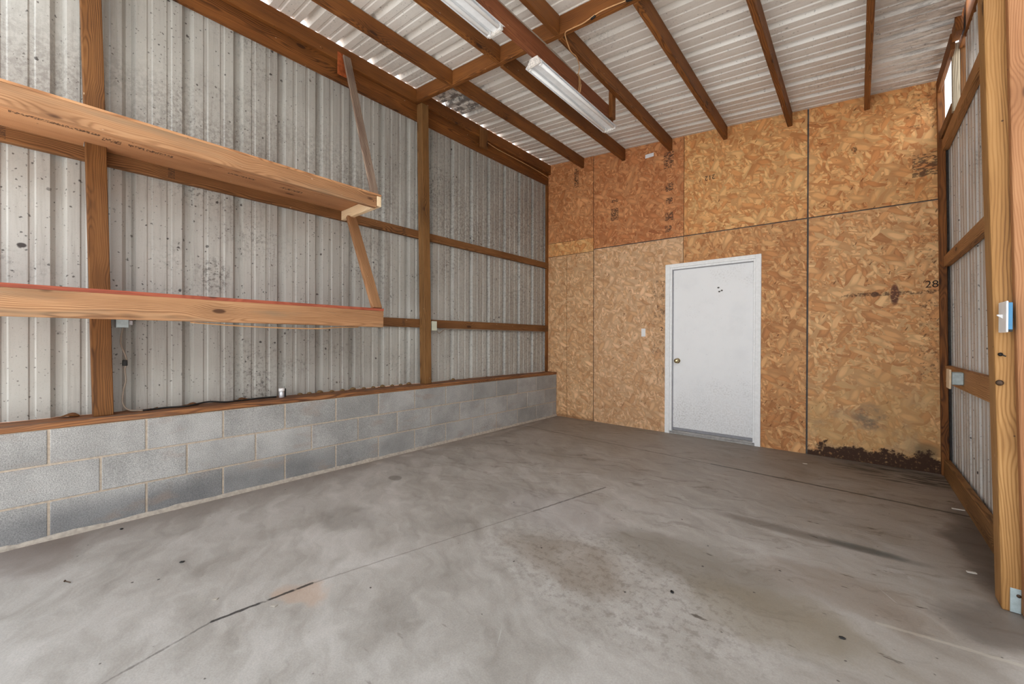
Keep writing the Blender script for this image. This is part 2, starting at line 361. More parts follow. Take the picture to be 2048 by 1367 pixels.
def spots_roof(s, P, c):
    x, y, z = s.sep(P); n = s.noise(P, 12, 5, .7)
    m = s.math('MULTIPLY', s.blob(x, y, .05, 2.95, .55, .36, .8), s.step(n, .42, .56))
    c = s.mix(s.math('MULTIPLY', m, .8), c, lin((72, 64, 62)))
    m = s.math('MULTIPLY', s.step(x, 3.3, 3.85), s.step(s.noise(s.vm('MULTIPLY', P, (1, 6, 6)), 6, 6, .8), .44, .62))
    return s.mix(s.math('MULTIPLY', m, .6), c, lin((96, 84, 78)))
M['roof'] = sheet('ribbed_steel_roof', (234, 231, 225), (222, 216, 208), (176, 162, 150), 0, .55, spots_roof)
M['block'] = block_mat()
M['mortar'] = plain('mortar', (178, 164, 148), .9, 0, .16, 60)
M['mortar_base'] = plain('mortar_base', (170, 160, 148), .9, 0, .2, 40)
M['floor'] = concrete()
M['backing'] = plain('seam_backing', (92, 88, 86), .8, 0, .2, 40)
M['door'] = None
def door_mat():
    s = Sh('white_door_paint', .42, 0, .45); P = s.co(); x, y, z = s.sep(P)
    n = s.noise(P, 2.6, 5, .65); d = s.noise(P, 60, 4, .7)
    c = s.mix(s.step(n, .45, .72, 0, .35), lin((240, 241, 243)), lin((222, 224, 228)))
    low = s.math('MULTIPLY', s.step(z, .75, .1), s.step(d, .42, .62))
    c = s.mix(s.math('MULTIPLY', low, .30), c, lin((150, 144, 136)))
    c = s.mix(s.math('MULTIPLY', s.step(s.noise(P, 3.1, 4), .55, .7), s.step(d, .50, .62, 0, .25)), c, lin((150, 146, 142)))
    for u, v in ((2.20, 1.735), (2.235, 1.700), (2.21, 1.69)):
        c = s.mix(s.blob(x, z, u, v, .014, .010, .5), c, lin((70, 66, 62)))
    c = s.mix(s.step(s.vor(P, 16), .055, .035, 0, .45), c, lin((110, 104, 98)))
    s.color(c); s.bump(d, .04, .001); return s.m
M['door'] = door_mat()
M['casing'] = plain('white_casing_paint', (242, 243, 244), .42, 0, .05, 40)
M['strip_gap'] = plain('grey_strip_and_gap', (150, 150, 156), .6, 0, .1, 30)
M['thresh'] = plain('worn_threshold', (168, 165, 163), .5, .1, .2, 25)
M['brass'] = plain('aged_brass', (190, 176, 140), .22, 1.0, .08, 40)
M['fixture'] = plain('white_enamel', (236, 238, 240), .35, 0, .06, 18)
M['fixdirty'] = plain('chipped_enamel', (214, 208, 202), .5, 0, .28, 90)
M['tube'] = plain('lamp_glass', (244, 245, 246), .18, 0, .02, 10)
M['plastic'] = plain('white_plastic', (238, 238, 238), .4, 0, .03, 20)
M['ivory'] = plain('ivory_plate', (230, 206, 172), .5, 0, .08, 30)
M['offwhite'] = plain('off_white_box', (206, 210, 190), .5, 0, .05, 30)
M['blue'] = plain('blue_box', (66, 122, 160), .45, 0, .05, 30)
M['black'] = plain('black_rubber', (28, 26, 25), .55, 0, .15, 30)
M['galv'] = plain('galvanised_steel', (178, 192, 194), .42, .35, .14, 40)
M['silver'] = plain('silver_metal', (206, 208, 214), .3, .5, .1, 40)
M['tan_wire'] = plain('tan_cable', (196, 150, 104), .5, 0, .1, 30)
M['grey_wire'] = plain('grey_cable', (150, 136, 122), .5, 0, .1, 30)
M['rust'] = plain('rusty_plate', (166, 84, 40), .75, .1, .35, 35)
M['leaf'] = plain('dry_leaf', (132, 90, 50), .8, 0, .3, 40)
M['foam'] = plain('old_foam_closure', (124, 98, 66), .9, 0, .3, 60)
M['inkm'] = plain('black_ink', (42, 32, 28), .8, 0, .2, 60)
M['brown_stain'] = plain('dark_bolt', (76, 58, 44), .5, .5, .2, 60)
M['cardb'] = plain('debris_white', (220, 214, 204), .7, 0, .1, 40)
M['apron'] = plain('apron_concrete', (200, 199, 197), .85, 0, .1, 3)
M['earth'] = plain('pale_gravel', (172, 171, 167), .95, 0, .15, 2)
M['tag'] = plain('paper_tag', (226, 226, 230), .6, 0, .08, 120)

# ------------------------------------------------------------------ geometry helpers
WM = {}
def link(name, me, mat, parent=None, mw=None):
    o = bpy.data.objects.new(name, me); COL.objects.link(o)
    if mat is not None and me is not None and not me.materials: me.materials.append(mat)
    mw = mw or Matrix.Identity(4)
    WM[o.name] = mw.copy()
    if parent is not None:
        o.parent = parent; o.matrix_basis = WM[parent.name].inverted() @ mw
    else: o.matrix_basis = mw
    return o
def tag(o, label=None, cat=None, group=None, kind=None):
    if label: o['label'] = label
    if cat: o['category'] = cat
    if group: o['group'] = group
    if kind: o['kind'] = kind
    return o
def empty(name, loc):
    return link(name, None, None, None, Matrix.Translation(loc))
def from_bm(name, bm, mat, parent=None, mw=None, smooth=False):
    me = bpy.data.meshes.new(name); bmesh.ops.recalc_face_normals(bm, faces=bm.faces); bm.to_mesh(me); bm.free()
    if smooth:
        for p in me.polygons: p.use_smooth = True
    return link(name, me, mat, parent, mw)
def add_box(bm, lo, hi, bev=0.0, seg=1):
    r = bmesh.ops.create_cube(bm, size=1.0)
    vs = r['verts']
    for v in vs:
        v.co = Vector([(lo[i] + hi[i]) / 2 + v.co[i] * (hi[i] - lo[i]) for i in range(3)])
    if bev:
        es = list({e for v in vs for e in v.link_edges})
        bmesh.ops.bevel(bm, geom=es, offset=bev, segments=seg, affect='EDGES', profile=.5)
    return bm
def box(name, lo, hi, mat, parent=None, bev=.002, local=True):
    """axis-aligned block; its origin at the centre of its base unless local is False"""
    bm = bmesh.new()
    if local:
        c = Vector(((lo[0] + hi[0]) / 2, (lo[1] + hi[1]) / 2, lo[2]))
        add_box(bm, Vector(lo) - c, Vector(hi) - c, bev); mw = Matrix.Translation(c)
    else:
        add_box(bm, lo, hi, bev); mw = None
    return from_bm(name, bm, mat, parent, mw)
def lumber(name, A, B, w, h, mat, parent=None, up=(0, 0, 1), bev=.004, bow=0.0, segs=14):
    """board from A to B (centre line), w across, h along 'up'; local X is the grain"""
    A = Vector(A); B = Vector(B); X = (B - A).normalized(); U = Vector(up)
    Y = U.cross(X).normalized(); Z = X.cross(Y).normalized(); L = (B - A).length
    mw = Matrix((X, Y, Z)).transposed().to_4x4(); mw.translation = (A + B) / 2
    bm = bmesh.new(); add_box(bm, (-L / 2, -w / 2, -h / 2), (L / 2, w / 2, h / 2))
    lng = [e for e in bm.edges if abs(e.verts[0].co.x - e.verts[1].co.x) > L * .5]
    bmesh.ops.bevel(bm, geom=list(bm.edges), offset=bev, segments=2, affect='EDGES', profile=.5)
    if segs > 1:
        for i in range(1, segs):
            x = -L / 2 + L * i / segs
            bmesh.ops.bisect_plane(bm, geom=bm.verts[:] + bm.edges[:] + bm.faces[:], plane_co=(x, 0, 0), plane_no=(1, 0, 0))
        ph = len(name) * .9 + L * 3.7
        for v in bm.verts:
            t = v.co.x / L
            v.co.z += bow * (1 - 4 * t * t) + .0012 * math.sin(v.co.x * 2.3 + ph)
            v.co.y += .0012 * math.sin(v.co.x * 1.7 + ph * 2)
    return from_bm(name, bm, mat, parent, mw)
def tube(name, pts, r, mat, parent=None, n=8, smooth=True, sub=6, loc=True):
    """round cable through points (Catmull-Rom)"""
    P = [Vector(p) for p in pts]
    if len(P) > 2 and sub > 1:
        Q = [P[0] * 2 - P[1]] + P + [P[-1] * 2 - P[-2]]; out = []
        for i in range(1, len(Q) - 2):
            for k in range(sub):
                t = k / sub; a, b, c, d = Q[i - 1:i + 3]
                out.append(.5 * ((2 * b) + (c - a) * t + (2 * a - 5 * b + 4 * c - d) * t * t + (3 * b - a - 3 * c + d) * t ** 3))
        P = out + [P[-1]]
    org = P[0].copy() if loc else Vector((0, 0, 0))
    bm = bmesh.new(); rings = []
    Np = None
    for i, p in enumerate(P):
        T = (P[min(i + 1, len(P) - 1)] - P[max(i - 1, 0)]).normalized()
        if Np is None: Np = T.orthogonal().normalized()
        Np = (Np - T * Np.dot(T)).normalized(); Bn = T.cross(Np)
        rings.append([bm.verts.new(p - org + (Np * math.cos(2 * math.pi * k / n) + Bn * math.sin(2 * math.pi * k / n)) * r) for k in range(n)])
    for a, b in zip(rings, rings[1:]):
        for k in range(n): bm.faces.new((a[k], a[(k + 1) % n], b[(k + 1) % n], b[k]))
    bm.faces.new(rings[0][::-1]); bm.faces.new(rings[-1])
    return from_bm(name, bm, mat, parent, Matrix.Translation(org), smooth)
def lathe(name, prof, mat, axis, org, parent=None, n=24):
    """profile (radius, distance) turned about an axis"""
    ax = Vector(axis).normalized(); q = Vector((0, 0, 1)).rotation_difference(ax).to_matrix().to_4x4(); q.translation = org
    bm = bmesh.new(); rings = []
    for r, d in prof:
        rings.append([bm.verts.new((r * math.cos(2 * math.pi * k / n), r * math.sin(2 * math.pi * k / n), d)) for k in range(n)])
    for a, b in zip(rings, rings[1:]):
        for k in range(n): bm.faces.new((a[k], a[(k + 1) % n], b[(k + 1) % n], b[k]))
    bm.faces.new(rings[0][::-1]); bm.faces.new(rings[-1])
    return from_bm(name, bm, mat, parent, q, True)
def prism(bm, poly, y0, y1):
    """polygon in x,z extruded along y"""
    a = [bm.verts.new((p[0], y0, p[1])) for p in poly]; b = [bm.verts.new((p[0], y1, p[1])) for p in poly]
    bm.faces.new(a); bm.faces.new(b[::-1])
    for i in range(len(poly)):
        j = (i + 1) % len(poly); bm.faces.new((a[j], a[i], b[i], b[j]))
def ribs(lo, hi, first, pitch=.3048, H=.032, minor=.005):
    """profile of 12-inch ribbed sheet: list of (run, height)"""
    pts = [(lo, 0.0)]
    k = math.floor((lo - first) / pitch) - 1
    while True:
        c = first + k * pitch
        if c - .05 > hi: break
        prof = [(-.034, 0), (-.013, H), (.013, H), (.034, 0)]
        for m in (.1016, .2032):
            prof += [(m - .016, 0), (m - .009, minor), (m + .009, minor), (m + .016, 0)]
        for d, h in prof:
            if lo < c + d < hi: pts.append((c + d, h))
        k += 1
    pts.append((hi, 0.0))
    return pts
def sheet_mesh(name, prof, f, rows, mat, kind=None):
    bm = bmesh.new(); grid = []
    for t in rows: grid.append([bm.verts.new(f(a, h, t)) for a, h in prof])
    for r0, r1 in zip(grid, grid[1:]):
        for i in range(len(prof) - 1): bm.faces.new((r0[i], r0[i + 1], r1[i + 1], r1[i]))
    o = from_bm(name, bm, mat)
    md = o.modifiers.new('gauge', 'SOLIDIFY'); md.thickness = .0012; md.offset = 0
    return tag(o, kind=kind)
def zr(x): return 3.7617 - .1035 * x          # underside of the roof sheets

L = 4.974                                     # front face of the back wall
# ------------------------------------------------------------------ setting: floor, ground
bm = bmesh.new(); add_box(bm, (-.19, -1.1, -.12), (4.25, L + .1, 0), 0)
o = from_bm('floor', bm, M['floor']); tag(o, kind='structure')
bm = bmesh.new(); add_box(bm, (-40, -45, -.30), (45, 40, -.125), 0)
tag(from_bm('ground', bm, M['earth']), kind='structure')
bm = bmesh.new(); add_box(bm, (-2, -9, -.124), (4.24, -1.104, -.02), 0)
tag(from_bm('ground_apron', bm, M['apron']), kind='structure')

# ------------------------------------------------------------------ left wall: block base, ribbed steel
B = .4064; J = .010
bm = bmesh.new()
courses = [(.010, .216, 0.0), (.216, .421, B / 2), (.421, .622, 0.0)]
def rblock(y0, y1, z0, z1):
    dx = random.uniform(-.0015, .0015)
    add_box(bm, (-.19, y0 + J / 2, z0 + J / 2), (0 + dx, y1 - J / 2, z1 - J / 2), .004, 2)
for z0, z1, off in courses:
    y = off - 3 * B
    while y < L - .02:
        a, b = max(y, -.6), min(y + B, L - .005)
        if b - a > .03: rblock(a, b, z0, z1)
        y += B
wb = from_bm('wall_left_base', bm, M['block']); tag(wb, kind='structure')
bm = bmesh.new(); add_box(bm, (-.188, -.6, .002), (-.0035, L - .004, .620))
from_bm('mortar', bm, M['mortar'], wb)
# lumpy mortar bead along the floor
bm = bmesh.new(); n = 160; prev = None
for i in range(n + 1):
    y = -.6 + (L + .59) * i / n
    k = .022 + .008 * mnoise.noise(Vector((y * 6, 0, 0))) + .005 * mnoise.noise(Vector((y * 23, 3, 0)))
    ring = [bm.verts.new(p) for p in ((-.002, y, 0.0), (k * .55, y, 0.0), (k * .4, y, k * .6), (.002, y, k * 1.1), (-.002, y, k * 1.2))]
    if prev:
        for a in range(4): bm.faces.new((prev[a], prev[a + 1], ring[a + 1], ring[a]))
    prev = ring
from_bm('mortar_bead', bm, M['mortar_base'], wb)

PL = ribs(-.60, L + .03, .040, .3052)
rows = [.6562] + [.9 + .3 * i for i in range(10)] + [3.70]
sheet_mesh('wall_left', PL, lambda a, h, t: (-.202 - h, a, t), rows, M['metal_left'], 'structure')

# ------------------------------------------------------------------ back wall of strand board
wall = empty('wall_back', (0, L, 0)); tag(wall, kind='structure')
bm = bmesh.new()
for lo, hi in (((-.30, -.02), (1.63, 3.30)), ((1.63, 2.05), (2.61, 3.30)), ((2.61, -.02), (4.02, 2.86)), ((2.61, 2.86), (3.945, 3.30))):
    add_box(bm, (lo[0], L + .013, lo[1]), (hi[0], L + .06, hi[1]))
from_bm('backing', bm, M['backing'], wall)
bm = bmesh.new(); prism(bm, [(-.30, 3.29), (3.945, 3.29), (3.945, zr(3.945)), (-.30, zr(-.30))], L + .013, L + .06)
from_bm('backing', bm, M['backing'], wall)
def sz(x): return 2.400 - .0170 * (x - .6)      # joint between the two rows of sheets
def panel(poly, mat, dy=0.0):
    bm = bmesh.new(); prism(bm, poly, L + dy, L + .0125)
    return from_bm('osb_panel', bm, mat, wall)
g = .006
xr = lambda z: 3.963 - .018 * z
top = lambda x: zr(x) + .004
panel([(-.25, .0), (.178 - g, .0), (.172 - g, sz(.17) - .03), (-.25, sz(-.25) - .03)], OSB['p1'])
panel([(.178, .0), (.617 - g, .0), (.611 - g, sz(.61) - .03), (.172, sz(.17) - .03)], OSB['p1'])
dx0, dx1, dzt = 1.640, 2.600, 2.040
panel([(.617 + g, .0), (dx0, .0), (dx0, dzt), (1.820 - g / 2, dzt), (1.820 - g / 2, sz(1.82) - g), (.611 + g, sz(.61) - g)], OSB['p3'])
panel([(dx1, .0), (3.022 - g, .0), (3.020 - g, sz(3.02) - g), (1.820 + g / 2, sz(1.82) - g), (1.820 + g / 2, dzt), (dx1, dzt)], OSB['p4'])
panel([(3.026 + g, .0), (xr(0), .0), (xr(sz(3.9)), sz(3.9) - g), (3.024 + g, sz(3.02) - g)], OSB['p5'])
panel([(-.25, sz(-.25) - .024), (.611 - g, sz(.61) - .024), (.611 - g, 2.562), (-.25, 2.588)], OSB['strip'], -.002)
panel([(-.25, 2.594), (.607 - g, 2.568), (.604 - g, top(.60)), (-.25, top(-.25))], OSB['u1'])
panel([(.611, sz(.61) + g), (1.823 - g / 2, sz(1.82) + g), (1.823 - g / 2, top(1.823)), (.608, top(.61))], OSB['u2'])
panel([(1.823 + g / 2, sz(1.82) + g), (3.020 - g, sz(3.02) + g), (3.018 - g, top(3.02)), (1.823 + g / 2, top(1.823))], OSB['u3'])
panel([(3.022 + g, sz(3.02) + g), (xr(sz(3.9)), sz(3.9) + g), (xr(3.36), top(3.90)), (3.020 + g, top(3.02))], OSB['u4'])
def lettering(txt, x, z, size, flip=False, parent=wall, yy=L - .0012, mat='inkm'):
    cu = bpy.data.curves.new('stencil_number', 'FONT'); cu.body = txt; cu.size = size; cu.extrude = .0006; cu.align_x = 'CENTER'; cu.align_y = 'CENTER'
    dg = bpy.data.objects.new('tmp', cu); COL.objects.link(dg)
    bpy.context.view_layer.update()
    me = bpy.data.meshes.new_from_object(dg.evaluated_get(bpy.context.evaluated_depsgraph_get()))
    bpy.data.objects.remove(dg)
    R = Matrix.Rotation(math.radians(90), 4, 'X')
    if flip: R = Matrix.Rotation(math.pi, 4, 'Y') @ R
    R.translation = (x, yy, z); me.materials.clear()
    return link('stencil_number', me, M[mat], parent, R)
lettering('212', 2.11, 3.005, .075, True)
lettering('28', 3.885, 1.620, .085)
lettering('2', 1.565, 1.272, .07)

# ------------------------------------------------------------------ right wall of ribbed steel (leans in a little towards the top)
def xw(z): return 4.0165 - .0145 * z
PRt = ribs(2.757, L + .02, 2.70, .3048)
sheet_mesh('wall_right', PRt, lambda a, h, t: (xw(t) + h, a, t), [.0, .6, 1.1, 1.6, 2.1, 2.5, 2.86], M['metal_right'], 'structure')
PRu = ribs(2.757, 4.225, 2.70, .3048)
sheet_mesh('wall_right_top', PRu, lambda a, h, t: (xw(t) + h, a, t), [2.861, 3.1, 3.36], M['metal_right'], 'structure')

# ------------------------------------------------------------------ roof sheets
PRf = ribs(-.35, L + .05, 1.112, .3005, .040, .006)
sheet_mesh('ceiling', PRf, lambda a, h, t: (t, a, zr(t) + h), [-.137, .4, 1.0, 1.6, 2.2, 2.8, 3.4, 3.93], M['roof'], 'structure')

# unseen wall added on the right to cut side light on the left wall
PN = ribs(-6.0, 4.2, 0.0, .3048)
sheet_mesh('wall_side_blocker', PN, lambda a, h, t: (5.9 + h, a, t), [-.12, 1.5, 3.4], M['metal_right'], 'structure')
# ------------------------------------------------------------------ door
D = empty('door_1', (2.12, L, 0)); tag(D, kind='structure')
fy0 = L - .016
bm = bmesh.new()
# casing: flat boards round the opening
add_box(bm, (1.612, fy0, 0), (1.668, L + .10, 2.058), .003)
add_box(bm, (2.572, fy0, 0), (2.626, L + .10, 2.058), .003)
add_box(bm, (1.667, fy0, 2.014), (2.573, L + .10, 2.058), .003)
from_bm('door_frame', bm, M['casing'], D)
bm = bmesh.new()
add_box(bm, (1.668, L - .004, .03), (1.690, L + .05, 2.014), .002)
add_box(bm, (2.552, L - .004, .03), (2.572, L + .05, 2.014), .002)
add_box(bm, (1.690, L - .004, 1.992), (2.552, L + .05, 2.014), .002)
from_bm('door_stop', bm, M['casing'], D)
bm = bmesh.new()
add_box(bm, (1.690, L + .016, .03), (1.700, L + .03, 1.992), 0)
add_box(bm, (1.700, L + .016, 1.984), (2.552, L + .03, 1.992), 0)
from_bm('weather_strip', bm, M['strip_gap'], D)
box('door_gap_strip', (1.696, L + .030, .041), (2.554, L + .062, .074), M['strip_gap'], D, .002, local=False)  # grey strip added to stand in for the dark gap under the door
slab = box('door_panel', (1.694, L + .026, .074), (2.556, L + .066, 1.990), M['door'], D, .002, local=False)
bm = bmesh.new()
add_box(bm, (1.668, fy0 + .002, 0), (2.572, L + .09, .018), .003)
add_box(bm, (1.690, L + .002, .018), (2.552, L + .012, .030), .002)
add_box(bm, (1.690, L + .012, .018), (2.552, L + .09, .040), .002)
from_bm('threshold', bm, M['thresh'], D)
lathe('door_knob', [(.031, 0), (.032, .003), (.029, .007), (.013, .010), (.011, .026), (.020, .034), (.0275, .044), (.0275, .056), (.022, .064), (.010, .067)],
      M['brass'], (0, -1, 0), (1.752, L + .026, .886), slab)

# ------------------------------------------------------------------ left wall framing
o = lumber('sill_plate', (-.122, -.6, .639), (-.122, L - .003, .639), .248, .034, M['sill']); tag(o, 'worn flat wooden sill plate capping the grey block wall', 'sill plate')
def leanpost(name, x0, x1, ya, yb, w, z0, z1, mat):
    """post whose near edge goes from y=ya (foot) to y=yb (head)"""
    return lumber(name, ((x0 + x1) / 2, ya + w / 2, z0), ((x0 + x1) / 2, yb + w / 2, z1), x1 - x0, w, mat, up=(0, 1, 0))
o = leanpost('wooden_post', -.162, -.073, .176, .118, .090, .6565, 3.475, M['post']); tag(o, 'orange-brown knotty square post nearest the camera, behind both shelves', 'post')
o = leanpost('wooden_post', -.158, -.070, 2.618, 2.566, .087, .6565, 3.622, M['post2']); tag(o, 'weathered brown post beyond the shelf ends, carrying the cross rafter', 'post')
gx = -.180
def girt(name, y0, y1, z0, z1, lab, m='girt', x=gx, w=.040):
    o = lumber(name, (x, y0, (z0 + z1) / 2), (x, y1, (z0 + z1) / 2), w, z1 - z0, M[m]); tag(o, lab, 'girt'); return o
girt('wall_girt', -.58, L - .003, 2.217, 2.300, 'upper horizontal wall board crossing the left ribbed steel under the top shelf')
girt('wall_girt', -.58, L - .003, 1.262, 1.352, 'lower horizontal wall board crossing the left ribbed steel behind the bottom shelf')
o = lumber('header_board', (-.185, -.58, 3.592), (-.185, L - .003, 3.592), .036, .218, M['rim'], bow=-.010); tag(o, 'lower of two dark boards along the top of the left wall', 'board')
o = lumber('eave_board', (-.142, -.34, 3.698), (-.142, 2.533, 3.698), .042, .140, M['rim']); tag(o, 'dark upper eave board against the roof, camera side of the cross rafter', 'board')
o = lumber('eave_board', (-.142, 2.577, 3.698), (-.142, L - .003, 3.698), .042, .140, M['rim']); tag(o, 'dark upper eave board against the roof, far side of the cross rafter', 'board')
o = lumber('nailed_block', (-.1065, 3.52, 3.500), (-.1065, 3.52, 3.735), .026, .125, M['post'], up=(0, 1, 0), bev=.006); tag(o, 'short upright wood block nailed on the far eave boards', 'block')
o = lumber('corner_stud', (-.180, 4.952, .657), (-.180, 4.952, 3.48), .036, .040, M['frame'], up=(0, 1, 0)); tag(o, 'narrow dark stud in the corner of the left steel and strand board walls', 'stud')

# ------------------------------------------------------------------ roof timbers
ra = math.atan(-.1035)
o = lumber('cross_rafter', (-.163, 2.555, zr(-.163) - .073), (3.84, 2.555, zr(3.84) - .073), .040, .140, M['frame']); tag(o, 'brown cross rafter running left to right between the two posts', 'rafter')
names = ['nearest the left wall', 'second from the left wall', 'third from the left wall', 'fourth from the left wall', 'fifth from the left wall', 'nearest the right wall']
pur = []
for i, x in enumerate((.437, 1.058, 1.666, 2.272, 2.870, 3.460)):
    hh = (.140, .150, .146, .142, .141, .130)[i]
    zc = zr(x) - hh / 2 - .002
    o = lumber('roof_purlin', (x, 2.577, zc), (x, L - .003, zc), .040, hh, M['frame'], bow=.004 * (-1) ** i)
    tag(o, 'brown purlin running to the strand board wall, %s' % names[i], 'purlin', 'purlins behind the cross rafter')
for i, x in enumerate((.437, 1.058, 1.670)):
    zc = zr(x) - .074
    o = lumber('roof_purlin', (x, -.33, zc), (x, 2.533, zc), .040, .142, M['frame'], bow=-.004)
    tag(o, 'brown purlin on the camera side of the cross rafter, %s' % names[i], 'purlin', 'purlins before the cross rafter')
for x in (2.272, 2.870, 3.460):
    zc = zr(x) - .074
    o = lumber('roof_purlin', (x, -.33, zc), (x, 2.533, zc), .040, .142, M['frame'])
    tag(o, 'brown purlin on the camera side of the cross rafter, %s' % names[{2.272: 3, 2.870: 4, 3.460: 5}[x]], 'purlin', 'purlins before the cross rafter')

# ------------------------------------------------------------------ lights on their hung plank
o = lumber('hung_plank', (1.590, .55, 3.290), (1.590, 3.570, 3.290), .040, .140, M['hung']); tag(o, 'red-brown plank hung below the purlins, holding both lights', 'plank')
o = lumber('hanger_stick', (1.6285, 3.512, 3.235), (1.6285, 3.512, 3.585), .036, .075, M['frame'], up=(0, 1, 0)); tag(o, 'short upright stick tying the hung plank to a purlin', 'stick')
def fixture(y0, y1, lab):
    t = empty('shop_light', (1.590, (y0 + y1) / 2, 3.165)); tag(t, lab, 'light', 'white shop lights under the hung plank')
    zt = 3.2195; cx = 1.590
    # folded reflector, one sheet with turned lips
    prof = [(-.076, 3.158), (-.072, 3.166), (-.036, 3.184), (-.030, 3.184), (-.022, 3.168), (.022, 3.168), (.030, 3.184), (.036, 3.184), (.072, 3.166), (.076, 3.158)]
    bm = bmesh.new(); a = [[bm.verts.new((cx + px, y, pz + dz)) for px, pz in prof] for y in (y0, y1) for dz in (0,)]
    for i in range(len(prof) - 1): bm.faces.new((a[0][i], a[0][i + 1], a[1][i + 1], a[1][i]))
    r = from_bm('reflector', bm, M['fixture'], t); md = r.modifiers.new('gauge', 'SOLIDIFY'); md.thickness = .0015; md.offset = 1
    box('channel', (cx - .030, y0 + .004, 3.1855), (cx + .030, y1 - .004, zt), M['fixture'], t, .003)
    for sx in (-.047, .047):
        lathe('lamp_tube', [(.006, 0), (.0125, .004), (.0125, y1 - y0 - .07), (.006, y1 - y0 - .066)], M['tube'], (0, 1, 0), (cx + sx, y0 + .033, 3.158), t, 16)
    for y, d in ((y0, 1), (y1, -1)):
        bm = bmesh.new()
        prism(bm, [(cx - .064, 3.148), (cx + .064, 3.148), (cx + .052, 3.180), (cx + .034, 3.216), (cx - .034, 3.216), (cx - .052, 3.180)], min(y, y + d * .012) - (.003 if d > 0 else 0), max(y, y + d * .012) + (.003 if d < 0 else 0))
        bmesh.ops.bevel(bm, geom=bm.edges[:], offset=.004, segments=2, affect='EDGES')
        e = from_bm('end_cap', bm, M['fixdirty'], t)
        for sx in (-.047, .047):
            yy = y + d * .013
            box('lamp_holder', (cx + sx - .011, min(yy, yy + d * .018), 3.145), (cx + sx + .011, max(yy, yy + d * .018), 3.181), M['plastic'], e, .003)
    return t
fixture(2.345, 3.555, 'white shop light further from the camera, under the hung plank end')
fixture(.735, 1.945, 'white shop light nearer the camera, cut by the picture top')

# ------------------------------------------------------------------ shelves on the left wall
def shelf(lab, y0, y1, deckz, deckt, lipz0, lipz1, xf, deckm, lipm, edge):
    t = empty('wall_shelf', (.15, (y0 + y1) / 2, lipz0)); tag(t, lab, 'shelf', 'long shelves on the left wall')
    q = .176 - .058 * (deckz - .6565) / 2.8185; nb = (q - .003, q + .093)
    bm = bmesh.new()                               # deck, notched round the near post
    c = Vector((.15, (y0 + y1) / 2, deckz + deckt / 2))
    for lo, hi in (((-.158, y0, deckz), (xf, nb[0], deckz + deckt)), ((-.070, nb[0], deckz), (xf, nb[1], deckz + deckt)), ((-.158, nb[1], deckz), (xf, y1, deckz + deckt))):
        add_box(bm, Vector((lo[1] - c.y, -(hi[0] - c.x), lo[2] - c.z)), Vector((hi[1] - c.y, -(lo[0] - c.x), hi[2] - c.z)))
    R = Matrix(((0, -1, 0), (1, 0, 0), (0, 0, 1))).to_4x4(); R.translation = c
    from_bm('deck', bm, M[deckm], t, R)
    lumber('front_board', (xf - .020, y0, (lipz0 + lipz1) / 2), (xf - .020, y1 - edge, (lipz0 + lipz1) / 2), .038, lipz1 - lipz0, M[lipm], t, bow=.003)
    return t
s1 = shelf('upper long wooden shelf with stamped underside on the left wall', -.55, 1.782, 2.297, .013, 2.196, 2.2965, .458, 'deck', 'lip', .040)
o = lumber('end_cleat', (-.158, 1.762, 2.256), (.458, 1.762, 2.253), .038, .082, M['cleat'], s1); o['label'] = 'pale fresh-cut end piece'
s2 = shelf('lower long wooden shelf with red deck edge on the left wall', -.55, 1.806, 1.3625, .020, 1.228, 1.362, .458, 'rededge', 'lip', .0)
lumber('end_cleat', (-.158, 1.780, 1.310), (.418, 1.780, 1.310), .038, .090, M['lip'], s2)
o = lumber('shelf_brace', (-.005, 1.7605, 2.215), (.425, 1.7605, 1.383), .036, .082, M['brace'], up=(0, 1, 0)); tag(o, 'slanted pine brace between the upper shelf end and the lower shelf', 'brace')
t = lumber('shelf_hanger', (-.100, 1.762, 3.68), (.395, 1.762, 2.312), .020, .070, M['hanger'], up=(0, 1, 0)); tag(t, 'grey slanted strap from the eave board down to the upper shelf end', 'hanger')
box('rusty_plate', (-.1195, 1.688, 3.50), (-.112, 1.772, 3.70), M['rust'], t, .002)['label'] = 'rust-orange plate'

# ------------------------------------------------------------------ right wall framing
def girt_r(y0, y1, z0, z1, lab, m='girt_light'):
    zm = (z0 + z1) / 2; x = xw(zm) - .022
    o = lumber('wall_girt', (x, y0, zm), (x, y1, zm), .040, z1 - z0, M[m], up=(-.0145, 0, 1)); tag(o, lab, 'girt'); return o
girt_r(2.76, 4.925, .790, .930, 'wide low horizontal board on the right steel wall, holding the outlet box')
girt_r(2.76, 4.925, 1.757, 1.845, 'middle horizontal board on the right steel wall')
girt_r(2.76, 4.925, 2.730, 2.820, 'highest horizontal board on the right steel wall, below the opening')
o = lumber('bottom_plate', (3.980, 2.76, .070), (3.980, L - .05, .070), .040, .139, M['post2']); tag(o, 'dirty board on edge along the floor under the right steel wall', 'plate')
o = lumber('corner_stud', (3.972, 4.948, .002), (3.923, 4.948, 3.34), .046, .044, M['rim'], up=(0, 1, 0)); tag(o, 'dark upright stud in the back right corner beside the stained board', 'stud')
t = empty('cripple_stud', (3.962, 4.39, 2.825)); tag(t, 'short double stud standing on the highest right girt by the bright gap', 'stud')
lumber('grey_half', (3.946, 4.388, 2.825), (3.940, 4.388, 3.325), .040, .040, M['greywood'], t, up=(0, 1, 0))['label'] = 'weathered grey half'
lumber('brown_half', (3.987, 4.388, 2.825), (3.981, 4.388, 3.325), .038, .040, M['post'], t, up=(0, 1, 0))
o = lumber('hanging_block', (3.925, 4.175, 3.270), (3.925, 4.175, 3.52), .040, .140, M['frame'], up=(0, 1, 0)); tag(o, 'brown upright block under the roof edge in the top right corner', 'block')
